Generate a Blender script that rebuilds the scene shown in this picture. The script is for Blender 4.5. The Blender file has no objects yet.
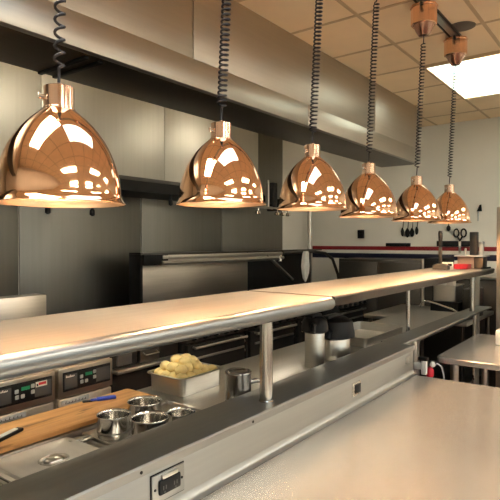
import bpy, bmesh, math, random
from mathutils import Vector, Matrix, noise
random.seed(7)
PI = math.pi
S = bpy.context.scene
COL = S.collection

# ------------------------------------------------------------------ materials
def nodes(name):
    m = bpy.data.materials.new(name); m.use_nodes = True
    nt = m.node_tree; nt.nodes.clear()
    out = nt.nodes.new('ShaderNodeOutputMaterial')
    b = nt.nodes.new('ShaderNodeBsdfPrincipled')
    nt.links.new(b.outputs[0], out.inputs[0])
    return m, nt, b, out
def N(nt, typ, **kw):
    n = nt.nodes.new(typ)
    for k, v in kw.items():
        if k in n.inputs: n.inputs[k].default_value = v
        else: setattr(n, k, v)
    return n
def L(nt, a, b): nt.links.new(a, b)
def coords(nt, scale):
    tc = N(nt, 'ShaderNodeTexCoord'); mp = N(nt, 'ShaderNodeMapping')
    mp.inputs['Scale'].default_value = scale
    L(nt, tc.outputs['Object'], mp.inputs[0]); return mp.outputs[0]
def plain(name, col, rough=.5, metal=0.0, spec=.5, var=.0, vscale=8.0, bump=0.0, coat=0.0):
    m, nt, b, out = nodes(name)
    b.inputs['Roughness'].default_value = rough; b.inputs['Metallic'].default_value = metal
    b.inputs['Specular IOR Level'].default_value = spec
    b.inputs['Coat Weight'].default_value = coat
    v = coords(nt, (vscale,)*3)
    nz = N(nt, 'ShaderNodeTexNoise', Scale=1.0, Detail=4.0); L(nt, v, nz.inputs['Vector'])
    r = N(nt, 'ShaderNodeValToRGB')
    r.color_ramp.elements[0].position = .3; r.color_ramp.elements[1].position = .7
    r.color_ramp.elements[0].color = tuple(c*(1-var) for c in col)+(1,)
    r.color_ramp.elements[1].color = tuple(min(1, c*(1+var)) for c in col)+(1,)
    L(nt, nz.outputs[0], r.inputs[0]); L(nt, r.outputs[0], b.inputs['Base Color'])
    if bump:
        bp = N(nt, 'ShaderNodeBump', Strength=bump, Distance=.01); L(nt, nz.outputs[0], bp.inputs['Height']); L(nt, bp.outputs[0], b.inputs['Normal'])
    return m
def steel(name, col=(.56,.55,.52), rough=.3, grain=(3,120,120), smear=2.0, bump=.03, metal=1.0, rvar=.03, cvar=.05):
    """brushed stainless: fine grain along one axis plus broad smears of wear"""
    m, nt, b, out = nodes(name)
    b.inputs['Metallic'].default_value = metal
    v = coords(nt, grain); g = N(nt, 'ShaderNodeTexNoise', Scale=1.0, Detail=3.0); L(nt, v, g.inputs['Vector'])
    v2 = coords(nt, (smear,)*3); s = N(nt, 'ShaderNodeTexNoise', Scale=1.0, Detail=5.0, Roughness=.6); L(nt, v2, s.inputs['Vector'])
    mr = N(nt, 'ShaderNodeMapRange'); L(nt, s.outputs[0], mr.inputs[0])
    mr.inputs[1].default_value = .3; mr.inputs[2].default_value = .7
    mr.inputs[3].default_value = max(.03, rough-rvar); mr.inputs[4].default_value = rough+rvar
    L(nt, mr.outputs[0], b.inputs['Roughness'])
    r = N(nt, 'ShaderNodeValToRGB')
    r.color_ramp.elements[0].position = .3; r.color_ramp.elements[1].position = .7
    r.color_ramp.elements[0].color = tuple(c*(1-cvar) for c in col)+(1,)
    r.color_ramp.elements[1].color = tuple(c*(1+cvar) for c in col)+(1,)
    L(nt, g.outputs[0], r.inputs[0]); L(nt, r.outputs[0], b.inputs['Base Color'])
    bp = N(nt, 'ShaderNodeBump', Strength=bump, Distance=.004); L(nt, g.outputs[0], bp.inputs['Height']); L(nt, bp.outputs[0], b.inputs['Normal'])
    return m
def emit(name, col, strength):
    m, nt, b, out = nodes(name)
    b.inputs['Base Color'].default_value = (.8,.8,.8,1); b.inputs['Roughness'].default_value = .4
    b.inputs['Emission Color'].default_value = col+(1,); b.inputs['Emission Strength'].default_value = strength
    v = coords(nt, (3,3,3)); nz = N(nt, 'ShaderNodeTexNoise', Scale=1.0); L(nt, v, nz.inputs['Vector'])
    mr = N(nt, 'ShaderNodeMapRange'); L(nt, nz.outputs[0], mr.inputs[0])
    mr.inputs[3].default_value = strength*.9; mr.inputs[4].default_value = strength*1.1
    L(nt, mr.outputs[0], b.inputs['Emission Strength'])
    return m
def wood(name):
    m, nt, b, out = nodes(name)
    b.inputs['Roughness'].default_value = .5
    v = coords(nt, (2.2, 26, 26)); nz = N(nt, 'ShaderNodeTexNoise', Scale=1.0, Detail=6.0, Distortion=.8); L(nt, v, nz.inputs['Vector'])
    r = N(nt, 'ShaderNodeValToRGB')
    r.color_ramp.elements[0].position = .28; r.color_ramp.elements[1].position = .7
    r.color_ramp.elements[0].color = (.46,.19,.05,1); r.color_ramp.elements[1].color = (.80,.43,.15,1)
    L(nt, nz.outputs[0], r.inputs[0])
    v2 = coords(nt, (7, 30, 30)); n2 = N(nt, 'ShaderNodeTexNoise', Scale=1.0, Detail=3.0); L(nt, v2, n2.inputs['Vector'])
    r2 = N(nt, 'ShaderNodeValToRGB'); r2.color_ramp.elements[0].position=.62; r2.color_ramp.elements[1].position=.75
    L(nt, n2.outputs[0], r2.inputs[0])
    mx = N(nt, 'ShaderNodeMixRGB'); mx.inputs[2].default_value = (.14,.05,.015,1)
    L(nt, r2.outputs[0], mx.inputs[0]); L(nt, r.outputs[0], mx.inputs[1]); L(nt, mx.outputs[0], b.inputs['Base Color'])
    return m
def tilefloor(name):
    m, nt, b, out = nodes(name)
    b.inputs['Roughness'].default_value = .55
    v = coords(nt, (1,1,1)); br = N(nt, 'ShaderNodeTexBrick', Scale=3.3)
    br.offset = 0; br.inputs['Color1'].default_value = (.14,.06,.04,1); br.inputs['Color2'].default_value = (.16,.07,.05,1)
    br.inputs['Mortar'].default_value = (.07,.065,.06,1); br.inputs['Brick Width'].default_value = .5; br.inputs['Row Height'].default_value = .5
    L(nt, v, br.inputs['Vector']); L(nt, br.outputs[0], b.inputs['Base Color'])
    return m

M = {}
M['steel']   = steel('brushed_steel', (.56,.545,.51), .32)
M['shelf']   = steel('shelf_steel', (.48,.445,.395), .48, (1.5,70,70), 1.6, .015)
M['lip']     = steel('shelf_lip_steel', (.25,.265,.272), .36, (1.2,60,60), 2, .003, rvar=.008, cvar=.02)
M['table']   = steel('table_steel', (.68,.63,.57), .26, (60,2.0,60), 1.7, .004, rvar=.02, cvar=.03, metal=.72)
M['ledge']   = steel('ledge_steel', (.38,.39,.38), .36, (2,60,60), 3.0, .008, cvar=.03)
M['ledgetop']= steel('ledge_top_steel', (.32,.325,.315), .42, (2,60,60), 3.0, .008, cvar=.03)
M['hood']    = steel('hood_steel', (.50,.455,.395), .38, (2,2,60), 1.2, .015, rvar=.06, cvar=.03)
M['hoodlip'] = steel('hood_lip_steel', (.49,.455,.40), .36, (2,60,60), 1.0, .015, rvar=.05, cvar=.03)
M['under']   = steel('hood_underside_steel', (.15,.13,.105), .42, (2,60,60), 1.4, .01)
M['plenum']  = steel('plenum_steel', (.64,.625,.56), .55, (40,40,1.2), 1.2, .008, cvar=.03)
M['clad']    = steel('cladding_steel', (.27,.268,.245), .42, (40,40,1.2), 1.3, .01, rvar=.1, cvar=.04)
M['fryer']   = steel('fryer_steel', (.70,.65,.57), .32, (2,60,60), 3, .01)
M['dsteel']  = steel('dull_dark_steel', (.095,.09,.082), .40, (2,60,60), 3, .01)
M['chrome']  = steel('polished_steel', (.72,.70,.66), .14, (30,30,120), 5, .006, rvar=.05, cvar=.03)
M['satin']   = steel('satin_steel', (.62,.60,.55), .30, (25,25,140), 4, .006, rvar=.03, cvar=.03)
M['lid']     = steel('lid_steel', (.82,.79,.74), .30, (40,2,40), 3, .006, metal=.72, cvar=.03)
M['postmetal'] = steel('post_steel', (.50,.49,.46), .17, (60,60,2), 4, .004, rvar=.04, cvar=.03)
M['mug']     = steel('smoked_steel', (.30,.29,.28), .2, (60,60,60), 8, .02)
M['copper']  = steel('polished_copper', (.92,.585,.385), .07, (2,2,2), 6, .0, rvar=.02, cvar=.03)
M['copcap']  = steel('copper_cap', (.80,.55,.41), .16, (80,80,3), 6, .02, rvar=.05, cvar=.05)
M['copin']   = steel('copper_inside', (.92,.66,.46), .32, (2,2,2), 6, .0, cvar=.03)
M['copreel'] = steel('satin_copper', (.90,.56,.38), .22, (60,60,2), 6, .02, rvar=.06)
M['copdark'] = steel('dark_copper', (.42,.24,.17), .24, (60,60,2), 6, .02, rvar=.06)
M['black']   = plain('black_plastic', (.009,.009,.010), .42, spec=.22, var=.2)
M['rubber']  = plain('black_rubber', (.008,.008,.008), .7, spec=.2, var=.2)
M['dark']    = plain('dark_enamel', (.008,.0075,.007), .45, spec=.22, var=.3)
M['cord']    = plain('cord_sheath', (.008,.006,.010), .45, var=.2)
M['wallp']   = plain('cream_wall_paint', (.86,.84,.76), .6, var=.03, vscale=2)
M['ceil']    = plain('ceiling_tile', (.92,.74,.50), .85, var=.06, vscale=2.2)
M['grid']    = plain('ceiling_grid', (.60,.44,.26), .6, var=.05)
M['red']     = plain('red_stripe_paint', (.30,.012,.018), .4, var=.08)
M['navy']    = plain('navy_stripe_paint', (.008,.009,.03), .4, var=.1)
M['white']   = plain('white_plastic', (.75,.74,.70), .4, var=.04)
M['wood']    = wood('maple_board')
M['floor']   = tilefloor('quarry_tile')
M['potato']  = plain('potato_flesh', (.90,.70,.30), .5, var=.10, vscale=28, bump=.15)
M['blue']    = plain('blue_plastic', (.03,.06,.42), .35, var=.1)
M['redp']    = plain('red_plastic', (.50,.015,.03), .35, var=.1)
M['tan']     = plain('tan_card', (.48,.33,.25), .7, var=.06)
M['grey']    = plain('grey_panel', (.07,.07,.07), .5, spec=.25, var=.08)
M['greyplate'] = plain('light_grey_badge', (.42,.44,.45), .4, metal=.3, var=.15, vscale=60)
M['greyblock'] = plain('grey_block_plastic', (.035,.035,.033), .5, var=.1)
M['green']   = plain('green_display', (.02,.24,.12), .3, spec=.3, var=.2)
M['cloth']   = plain('white_cloth', (.85,.85,.82), .9, var=.06, vscale=20, bump=.3)
M['greens']  = plain('pale_greens', (.35,.38,.22), .7, var=.35, vscale=50, bump=.4)
M['shadow']   = plain('painted_shadow', (.16,.13,.10), .8, var=.2)  # dark tone for the painted shadow spot on the ceiling
M['troffer'] = emit('troffer_diffuser', (1.0,.95,.82), 17.5)
M['cooltroffer'] = emit('cool_troffer_diffuser', (.66,.86,1.0), 3.5)
m, nt, b, out = nodes('far_troffer_diffuser')
b.inputs['Base Color'].default_value = (.8,.8,.8,1)
v = coords(nt, (2.6,4,1)); nz = N(nt, 'ShaderNodeTexNoise', Scale=1.0, Detail=1.0); L(nt, v, nz.inputs['Vector'])
r = N(nt, 'ShaderNodeValToRGB'); r.color_ramp.elements[0].position=.35; r.color_ramp.elements[1].position=.62
r.color_ramp.elements[0].color=(1.0,.90,.58,1); r.color_ramp.elements[1].color=(.78,1.0,.95,1)
L(nt, nz.outputs[0], r.inputs[0]); L(nt, r.outputs[0], b.inputs['Emission Color']); b.inputs['Emission Strength'].default_value = 2.6
M['fartroffer'] = m
M['bulb']    = emit('warm_bulb', (1.0,.66,.36), 235.0)
M['hoodbulb'] = emit('hood_bulb', (1.0,.88,.68), 46.0)
# window pane: thin clear glass
m, nt, b, out = nodes('window_glass')
tr = N(nt, 'ShaderNodeBsdfTransparent'); gl = N(nt, 'ShaderNodeBsdfGlossy'); gl.inputs['Roughness'].default_value = .02
fr = N(nt, 'ShaderNodeFresnel'); mx = N(nt, 'ShaderNodeMixShader')
L(nt, fr.outputs[0], mx.inputs[0]); L(nt, tr.outputs[0], mx.inputs[1]); L(nt, gl.outputs[0], mx.inputs[2]); L(nt, mx.outputs[0], out.inputs[0])
M['glass'] = m

# ------------------------------------------------------------------ mesh helpers (all in world coordinates)
class MB:
    def __init__(s): s.bm = bmesh.new(); s.mats = []
    def _mi(s, faces, mi):
        for f in faces: f.material_index = mi
    def box(s, x0, x1, y0, y1, z0, z1, bev=0.0, seg=2, mi=0, rot=None):
        t = bmesh.new()
        bmesh.ops.create_cube(t, size=1)
        bmesh.ops.scale(t, vec=(abs(x1-x0), abs(y1-y0), abs(z1-z0)), verts=t.verts)
        if bev: bmesh.ops.bevel(t, geom=list(t.edges), offset=bev, segments=seg, affect='EDGES', profile=.5)
        c = Vector(((x0+x1)/2, (y0+y1)/2, (z0+z1)/2))
        if rot is not None: bmesh.ops.rotate(t, cent=(0,0,0), matrix=rot, verts=t.verts)
        bmesh.ops.translate(t, vec=c, verts=t.verts)
        s.merge(t, mi); return s
    def merge(s, t, mi=0):
        vm = {}
        for v in t.verts: vm[v] = s.bm.verts.new(v.co)
        for f in t.faces:
            try:
                nf = s.bm.faces.new([vm[v] for v in f.verts]); nf.material_index = mi if mi else f.material_index
            except ValueError: pass
        t.free()
    def rings(s, rings, cap0=True, cap1=True, closed=True, mi=0):
        rv = [[s.bm.verts.new(p) for p in r] for r in rings]
        n = len(rv[0])
        for a, b in zip(rv, rv[1:]):
            for i in range(n if closed else n-1):
                j = (i+1) % n
                f = s.bm.faces.new((a[i], a[j], b[j], b[i])); f.material_index = mi
        if cap0: s.bm.faces.new(list(reversed(rv[0]))).material_index = mi
        if cap1: s.bm.faces.new(rv[-1]).material_index = mi
        return s
    def lathe(s, c, prof, seg=48, mi=0, cap0=True, cap1=True, axis=None):
        R = Matrix.Identity(3) if axis is None else Vector((0,0,1)).rotation_difference(Vector(axis)).to_matrix()
        c = Vector(c)
        rs = [[c + R @ Vector((r*math.cos(2*PI*i/seg), r*math.sin(2*PI*i/seg), z)) for i in range(seg)] for r, z in prof]
        return s.rings(rs, cap0, cap1, mi=mi)
    def tube(s, pts, r, sides=8, mi=0, cap=True):
        pts = [Vector(p) for p in pts]; rs = []
        up = None
        for i, p in enumerate(pts):
            d = (pts[min(i+1, len(pts)-1)] - pts[max(i-1, 0)]).normalized()
            if up is None:
                up = Vector((0,0,1)) if abs(d.z) < .9 else Vector((1,0,0))
            a = d.cross(up)
            if a.length < 1e-4: a = d.cross(Vector((0,1,0)))
            a.normalize(); bb = a.cross(d).normalized(); up = bb
            rad = r[i] if isinstance(r, (list, tuple)) else r
            rs.append([p + rad*(math.cos(2*PI*k/sides)*a + math.sin(2*PI*k/sides)*bb) for k in range(sides)])
        return s.rings(rs, cap, cap, mi=mi)
    def cyl(s, a, b, r, sides=20, mi=0): return s.tube([a, b], r, sides, mi)
    def loft(s, cx, cy, loops, cap0=False, cap1=False, mi=0, k=6, rotz=0.0):
        """stack of rounded rectangles: (half_x, half_y, corner_radius, z)"""
        rs = []
        cr, sr = math.cos(rotz), math.sin(rotz)
        for hx, hy, rad, z in loops:
            rad = min(rad, hx-1e-4, hy-1e-4); ring = []
            for q, (sx, sy) in enumerate(((1,1),(-1,1),(-1,-1),(1,-1))):
                for i in range(k+1):
                    a = q*PI/2 + i/k*PI/2
                    x = sx*(hx-rad)+rad*math.cos(a); y = sy*(hy-rad)+rad*math.sin(a)
                    ring.append((cx+x*cr-y*sr, cy+x*sr+y*cr, z))
            rs.append(ring)
        return s.rings(rs, cap0, cap1, mi=mi)
    def extrude_x(s, prof, x0, x1, mi=0):
        return s.rings([[(x0, y, z) for y, z in prof], [(x1, y, z) for y, z in prof]], mi=mi)
    def extrude_y(s, prof, y0, y1, mi=0):
        return s.rings([[(x, y0, z) for x, z in prof], [(x, y1, z) for x, z in prof]], mi=mi)

def woff(o):
    v = Vector((0,0,0))
    while o is not None: v += o.location; o = o.parent
    return v
def obj(name, mb, mat, parent=None, loc=None, smooth=True, angle=35):
    bm = mb.bm
    bmesh.ops.recalc_face_normals(bm, faces=bm.faces)
    base = Vector(loc) if loc is not None else (woff(parent) if parent else Vector((0,0,0)))
    bmesh.ops.translate(bm, vec=-base, verts=bm.verts)
    me = bpy.data.meshes.new(name); bm.to_mesh(me); bm.free()
    for m_ in (mat if isinstance(mat, (list, tuple)) else [mat]): me.materials.append(m_)
    if smooth:
        me.polygons.foreach_set('use_smooth', [True]*len(me.polygons)); me.set_sharp_from_angle(angle=math.radians(angle))
    o = bpy.data.objects.new(name, me); COL.objects.link(o)
    if parent: o.parent = parent
    elif loc is not None: o.location = loc
    return o
def tag(o, label, cat, group=None, kind=None):
    o['label'] = label; o['category'] = cat
    if group: o['group'] = group
    if kind: o['kind'] = kind
    return o
def thing(name, label, cat, loc=(0,0,0), group=None):
    o = bpy.data.objects.new(name, None); COL.objects.link(o); o.location = loc; o.empty_display_size = .05
    return tag(o, label, cat, group)
def struct(name, mb, mat, label=None, **kw):
    o = obj(name, mb, mat, **kw); o['kind'] = 'structure'
    if label: o['label'] = label
    return o
def dup(root, loc, label, group=None):
    r = root.copy(); COL.objects.link(r); r.location = loc; r['label'] = label
    if group: r['group'] = group
    for ch in list(root.children):
        c = ch.copy(); COL.objects.link(c); c.parent = r
        for g in ch.children:
            d = g.copy(); COL.objects.link(d); d.parent = c
    return r

# ------------------------------------------------------------------ room shell
XL, XR, YF, YB, ZC = -1.9, 6.62, -4.6, 3.95, 3.04
struct('floor', MB().box(XL-.1, XR+.1, YF-.1, YB+.1, -.1, 0), M['floor'], smooth=False)
struct('ceiling', MB().box(XL-.1, XR+.1, YF-.1, YB+.1, ZC, ZC+.1), M['ceil'], smooth=False)
g = MB()
k = 0
x = 4.33-.61*14
xs = []
while x < XR:
    if x > XL: xs.append(x)
    x += .61
ys = [1.49+.61*i for i in range(-11, 5) if YF < 1.49+.61*i < YB]
for x in xs: g.box(x-.012, x+.012, YF, YB, ZC-.004, ZC+.002)
for y in ys: g.box(XL, XR, y-.012, y+.012, ZC-.0045, ZC+.002)
struct('trim_1', g, M['grid'], 'tan metal grid of the suspended ceiling', smooth=False)
struct('wall_end', MB().box(XR, XR+.1, YF-.1, YB+.1, 0, ZC), M['wallp'], smooth=False)
struct('wall_back', MB().box(XL-.1, XR, YB, YB+.1, 0, ZC), M['wallp'], smooth=False)
# front wall (dining side) and left wall with window openings
def wall_with_holes(name, axis, pos, a0, a1, holes):
    w = MB()
    def put(u0, u1, z0, z1):
        if axis == 'y': w.box(u0, u1, pos-.1, pos, z0, z1)
        else: w.box(pos-.1, pos, u0, u1, z0, z1)
    cur = a0
    for (u0, u1, z0, z1) in holes:
        put(cur, u0, 0, ZC); put(u0, u1, 0, z0); put(u0, u1, z1, ZC); cur = u1
    put(cur, a1, 0, ZC)
    return struct(name, w, M['wallp'], smooth=False)
HF = [(-1.4,-.2,.9,2.3), (.8,2.2,.9,2.3), (3.4,4.8,.9,2.3)]
HL = [(-3.6,-2.0,.9,2.4)]
wall_with_holes('wall_front', 'y', YF, XL-.1, XR, HF)
wall_with_holes('wall_left', 'x', XL, YF, YB, HL)
n = 0
for ax, pos, HH in (('y', YF, HF), ('x', XL, HL)):
    for (u0, u1, z0, z1) in HH:
        n += 1
        p = MB(); f = MB()
        mid = (u0+u1)/2
        bars = [(u0,u0+.06,z0,z1),(u1-.06,u1,z0,z1),(u0,u1,z0,z0+.06),(u0,u1,z1-.06,z1),(mid-.02,mid+.02,z0,z1)]
        if ax == 'y':
            p.box(u0, u1, pos-.055, pos-.05, z0, z1)
            for q in bars: f.box(q[0], q[1], pos-.08, pos-.02, q[2], q[3])
        else:
            p.box(pos-.055, pos-.05, u0, u1, z0, z1)
            for q in bars: f.box(pos-.08, pos-.02, q[0], q[1], q[2], q[3])
        w = struct('window_%d' % n, p, M['glass'], smooth=False)
        obj('window_frame', f, M['white'], w, smooth=False)
# end-wall stripes
struct('trim_2', MB().box(XR-.006, XR+.001, .2, 3.86, 1.485, 1.535, .001), M['red'], 'dark red stripe along the end wall')
struct('trim_3', MB().box(XR-.006, XR+.001, .2, 3.86, 1.440, 1.4845, .001), M['wallp'], 'pale stripe under the red stripe')
struct('trim_4', MB().box(XR-.008, XR+.001, .2, 3.86, 1.37, 1.4395, .001), M['navy'], 'navy stripe along the end wall')
# stainless wall cladding: 4 ft panels
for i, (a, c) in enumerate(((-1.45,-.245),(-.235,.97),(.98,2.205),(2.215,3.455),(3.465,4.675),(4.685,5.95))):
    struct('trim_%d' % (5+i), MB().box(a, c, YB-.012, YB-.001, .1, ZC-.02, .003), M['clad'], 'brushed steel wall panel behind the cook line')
struct('trim_11', MB().cyl((6.50,3.84,.0), (6.50,3.84,2.2), .034), M['satin'], 'vertical steel pipe in the back corner')

# ------------------------------------------------------------------ ceiling lights
def ceiling_light(x0, y0, label, group=None, mat='troffer'):
    t = thing('ceiling_light', label, 'ceiling light', (x0+.605, y0+.305, ZC-.02), group)
    f = MB()
    for q in ((x0,x0+1.21,y0,y0+.02),(x0,x0+1.21,y0+.59,y0+.61),(x0,x0+.02,y0,y0+.61),(x0+1.19,x0+1.21,y0,y0+.61)):
        f.box(q[0],q[1],q[2],q[3],ZC-.02,ZC-.0005)
    obj('frame', f, M['grid'], t, smooth=False)
    obj('diffuser', MB().box(x0+.018,x0+1.192,y0+.018,y0+.592,ZC-.012,ZC-.002), M[mat], t, smooth=False)
    return t
ceiling_light(.67, .27, 'cool white fluorescent ceiling panel above the foreground table', mat='cooltroffer')
ceiling_light(4.33, .88, 'rectangular fluorescent ceiling panel glowing near the end wall', mat='fartroffer')
for i, (x, y) in enumerate(((-.55,.88),(-.55,-1.56),(1.89,-1.56),(4.33,-1.56),(-.55,-4.0),(1.89,-4.0),(4.33,-4.0))):
    ceiling_light(x, y, 'rectangular fluorescent ceiling panel behind the viewer', 'ceiling panels outside the photo')
tag(obj('ceiling_shadow_spot', MB().lathe((3.69,1.01,ZC-.005),[(.001,0),(.085,0),(.09,.002),(.001,.002)],32), M['shadow']), 'dark round shadow spot painted on the ceiling tile by the lamp rail', 'shadow')  # thin dark disc that paints a shadow spot onto the ceiling

# ------------------------------------------------------------------ exhaust hood
h = thing('exhaust_hood', 'long stainless steel exhaust hood running along the ceiling above the cook line', 'range hood', (2.1, 2.2, 2.435))
for a, c in ((-1.5,2.117),(2.123,4.517),(4.523,5.66)):
    obj('upper_panel', MB().box(a, c, 1.985, 2.01, 2.594, ZC-.001, .003), M['hood'], h)
for a, c in ((-1.5,3.308),(3.312,5.672)):
    obj('front_lip', MB().box(a, c, 1.968, 2.01, 2.435, 2.588, .004), M['hoodlip'], h)
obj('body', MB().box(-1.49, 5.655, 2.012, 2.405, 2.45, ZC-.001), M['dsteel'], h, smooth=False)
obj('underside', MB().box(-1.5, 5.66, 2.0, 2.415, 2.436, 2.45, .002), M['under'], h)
u = MB()
for x in (1.455, 1.535): u.box(x, x+.024, 2.03, 2.41, 2.424, 2.437, .003)
obj('slot_rail', u, M['dark'], h)
obj('end_cap', MB().box(5.656, 5.672, 1.985, 2.415, 2.436, ZC-.001, .003), M['hood'], h)
bp = MB()
for a, c in ((-1.5,.98),(.985,2.2),(2.205,3.45),(3.455,4.93)): bp.box(a, c, 3.60, 3.935, 2.16, ZC-.001, .003)
obj('rear_plenum', bp, M['plenum'], h)
for x in (.4,2.3,4.2):
    hl = obj('hood_lamp', MB().lathe((x,2.85,2.70),[(.01,0),(.05,.012),(.065,.05),(.06,.10),(.055,.12)],24), M['hoodbulb'], h)
    obj('lamp_base', MB().lathe((x,2.85,2.815),[(.07,0),(.075,.01),(.07,.05),(.03,.06),(.03,.224)],24), M['satin'], hl)
obj('grease_gutter', MB().extrude_x([(3.50,2.03),(3.935,2.02),(3.935,2.16),(3.56,2.16),(3.50,2.12)], -1.5, 4.93), M['dark'], h)
# fire suppression pipework
fp = thing('sprinkler_pipe', 'steel suppression pipe with nozzles and black bracket at the hood end', 'pipe', (5.0, 3.5, 2.0))
obj('pipe', MB().cyl((4.55,3.47,1.985),(5.42,3.47,1.985),.014,12).cyl((4.95,3.47,1.985),(4.95,3.47,2.3),.010,10), M['satin'], fp)
obj('bracket', MB().box(5.03,5.12,3.46,3.55,1.95,2.28,.006).box(5.16,5.36,3.46,3.56,1.96,2.10,.01), M['black'], fp)
for x in (4.75, 5.12, 5.24, 5.36):
    obj('nozzle', MB().lathe((x,3.47,1.90),[(.012,0),(.030,.01),(.026,.035),(.010,.045),(.010,.085)],14), M['chrome'], fp)
for i, (x, lb) in enumerate(((2.20,'small black drop nozzle under the hood, seen left below the nearest copper lamp'),(2.59,'small black drop nozzle under the hood, seen right below the nearest copper lamp'),(3.45,'small black drop nozzle under the hood left of the second copper lamp'))):
    z0 = 1.80 if i < 2 else 1.93
    tag(obj('drop_nozzle', MB().cyl((x,3.52,z0+.05),(x,3.52,2.03),.010,10).lathe((x,3.52,z0),[(.008,0),(.020,.01),(.020,.045),(.010,.06)],12), M['black'], loc=(x,3.52,z0)), lb, 'nozzle', 'hood nozzles')

# ------------------------------------------------------------------ lamp rail and pendant lamps
LY = 1.12
r = thing('lamp_rail', 'long steel ceiling rail carrying the copper lamp reels', 'rail', (2.2, 1.06, 3.0))
obj('channel', MB().extrude_x([(1.05,3.021),(1.058,3.021),(1.058,3.030),(1.112,3.030),(1.112,3.021),(1.12,3.021),(1.12,3.0355),(1.05,3.0355)], .3, 3.98), M['dsteel'], r)
obj('conduit', MB().box(.3,3.98,1.065,1.105,3.0212,3.0295), M['satin'], r)

lamp_prof = [(.0335,.2125),(.040,.2085),(.051,.199),(.065,.187),(.077,.1745),(.0875,.162),(.0965,.149),(.105,.136),(.112,.123),(.118,.110),(.123,.097),(.1275,.084),(.131,.071),(.134,.058),(.136,.0447),(.1372,.030),(.138,.0185),(.1395,.011),(.1435,.0045),(.148,0.0)]
def make_shade(c):
    s = MB()
    inner = [(max(.004, a-.0022), b-.0018) for a, b in lamp_prof]
    s.lathe(c, lamp_prof, 72, 0, False, False)
    s.lathe(c, inner, 72, 1, True, False)
    s.lathe(c, [lamp_prof[-1], (.1492,-.0014), (.1475,-.0026), inner[-1]], 72, 0, False, False)
    return s
names = ['largest and nearest copper dome lamp, leftmost in the row over the shelf',
         'second copper dome lamp from the left, tight black coil cord',
         'third copper dome lamp from the left, in front of the hood corner',
         'fourth copper dome lamp from the left, above the thermostat',
         'fifth copper dome lamp from the left, above the hanging utensils',
         'smallest and farthest copper dome lamp, rightmost in the row']
LX = [.704,1.327,1.915,2.470,3.158,3.815]
LZ = [1.688,1.722,1.736,1.725,1.727,1.732]
PITCH = [.030,.0165,.0165,.0175,.0195,.0195]
for i in range(6):
    x, z = LX[i], LZ[i]
    LY = 1.078 if i == 0 else 1.12
    t = thing('pendant_lamp', names[i], 'pendant lamp', (x, LY, z), 'copper pendant lamps over the pass')
    obj('shade', make_shade((x,LY,z)), [M['copper'], M['copin']], t, angle=60)
    obj('cap', MB().lathe((x,LY,z+.2105),[(.0355,0),(.0355,.004),(.0335,.006),(.0335,.046),(.0335,.048),(.0335,.052),(.029,.0545),(.006,.0555),(.006,.062)],32), M['copcap'], t)
    obj('switch', MB().cyl((x-.032,LY+.006,z+.236),(x-.046,LY+.009,z+.236),.0055,10).cyl((x-.044,LY+.0085,z+.233),(x-.046,LY+.009,z+.244),.003,8), M['chrome'], t)
    obj('bulb', MB().lathe((x,LY,z+.045),[(.004,0),(.024,.006),(.036,.022),(.038,.036),(.030,.062),(.018,.090),(.016,.12)],24), M['bulb'], t)
    # cord: straight tail, coil, straight head into the reel
    rx, ry, rz = x+.025, 1.09, 2.835
    a = Vector((x,LY,z+.272)); b_ = Vector((rx,ry,rz))
    ax = b_-a; Ln = ax.length; ax.normalize()
    e1 = ax.cross(Vector((0,1,0))).normalized(); e2 = ax.cross(e1)
    tail, head, R = .045 if i else .03, .04, .0135 if i else .0125
    turns = (Ln-tail-head)/PITCH[i]
    pts = [a, a+ax*(tail*.5)]
    ns = int(turns*12)
    for q in range(ns+1):
        f = q/ns
        rr = R*min(1, q/5, (ns-q)/5)
        if i == 0: rr *= .8+.35*f
        an = 2*PI*turns*f
        pts.append(a+ax*(tail+f*(Ln-tail-head))+rr*(math.cos(an)*e1+math.sin(an)*e2))
    pts.append(b_)
    obj('cord', MB().tube(pts, .0036 if i < 3 else .0031, 6), M['cord'], t, angle=80)
    rl = obj('reel', MB().lathe((rx,ry,2.90),[(.070,0),(.076,.004),(.076,.100),(.081,.103),(.081,.113),(.06,.117),(.02,.119)],10), M['copreel'], t, angle=25)
    obj('reel_cone', MB().lathe((rx,ry,2.835),[(.010,0),(.030,.003),(.046,.030),(.062,.066)],40), M['copdark'], rl)
    obj('reel_stem', MB().cyl((rx,ry,3.010),(rx,ry,3.0208),.018,14), M['dsteel'], rl)
    if i in (3,4,5):
        hk = MB()
        for sx in (-1,1): hk.tube([(rx+sx*.06,ry,3.0),(rx+sx*.105,ry-.02,3.0),(rx+sx*.118,ry-.03,2.975)],.007,8)
        obj('wing_screw', hk, M['dark'], rl)

# ------------------------------------------------------------------ overshelf (pass)
def arc(cy, cz, rad, a0, a1, k=8): return [(cy+rad*math.cos(a0+(a1-a0)*i/k), cz+rad*math.sin(a0+(a1-a0)*i/k)) for i in range(k+1)]
sh = thing('pass_shelf', 'near stainless pass shelf with thick rounded front edge under the copper lamps', 'shelf', (.8,1.2,1.0555))
obj('shelf_top', MB().extrude_x([(1.004,1.356),(1.004,1.381),(1.425,1.381),(1.425,1.345),(1.415,1.345),(1.415,1.356)], -.6, 1.850), M['shelf'], sh)
obj('front_edge', MB().extrude_x(arc(1.004,1.3555,.0257,PI/2,3*PI/2,12)+[(1.03,1.3298),(1.03,1.3345),(1.0035,1.3345)], -.6, 1.852), M['lip'], sh, angle=50)
def post(parent, x, y, z0, z1, r, nm='post'):
    p = obj(nm, MB().cyl((x,y,z0),(x,y,z1),r,32), M['postmetal'], parent)
    obj('foot_flange', MB().lathe((x,y,z0),[(r*1.12,0),(r*1.12,.003),(r*1.03,.005)],24), M['postmetal'], p)
post(sh, 1.464, 1.035, 1.0555, 1.345, .0225)
post(sh, .10, 1.035, 1.0555, 1.345, .0225)
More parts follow.
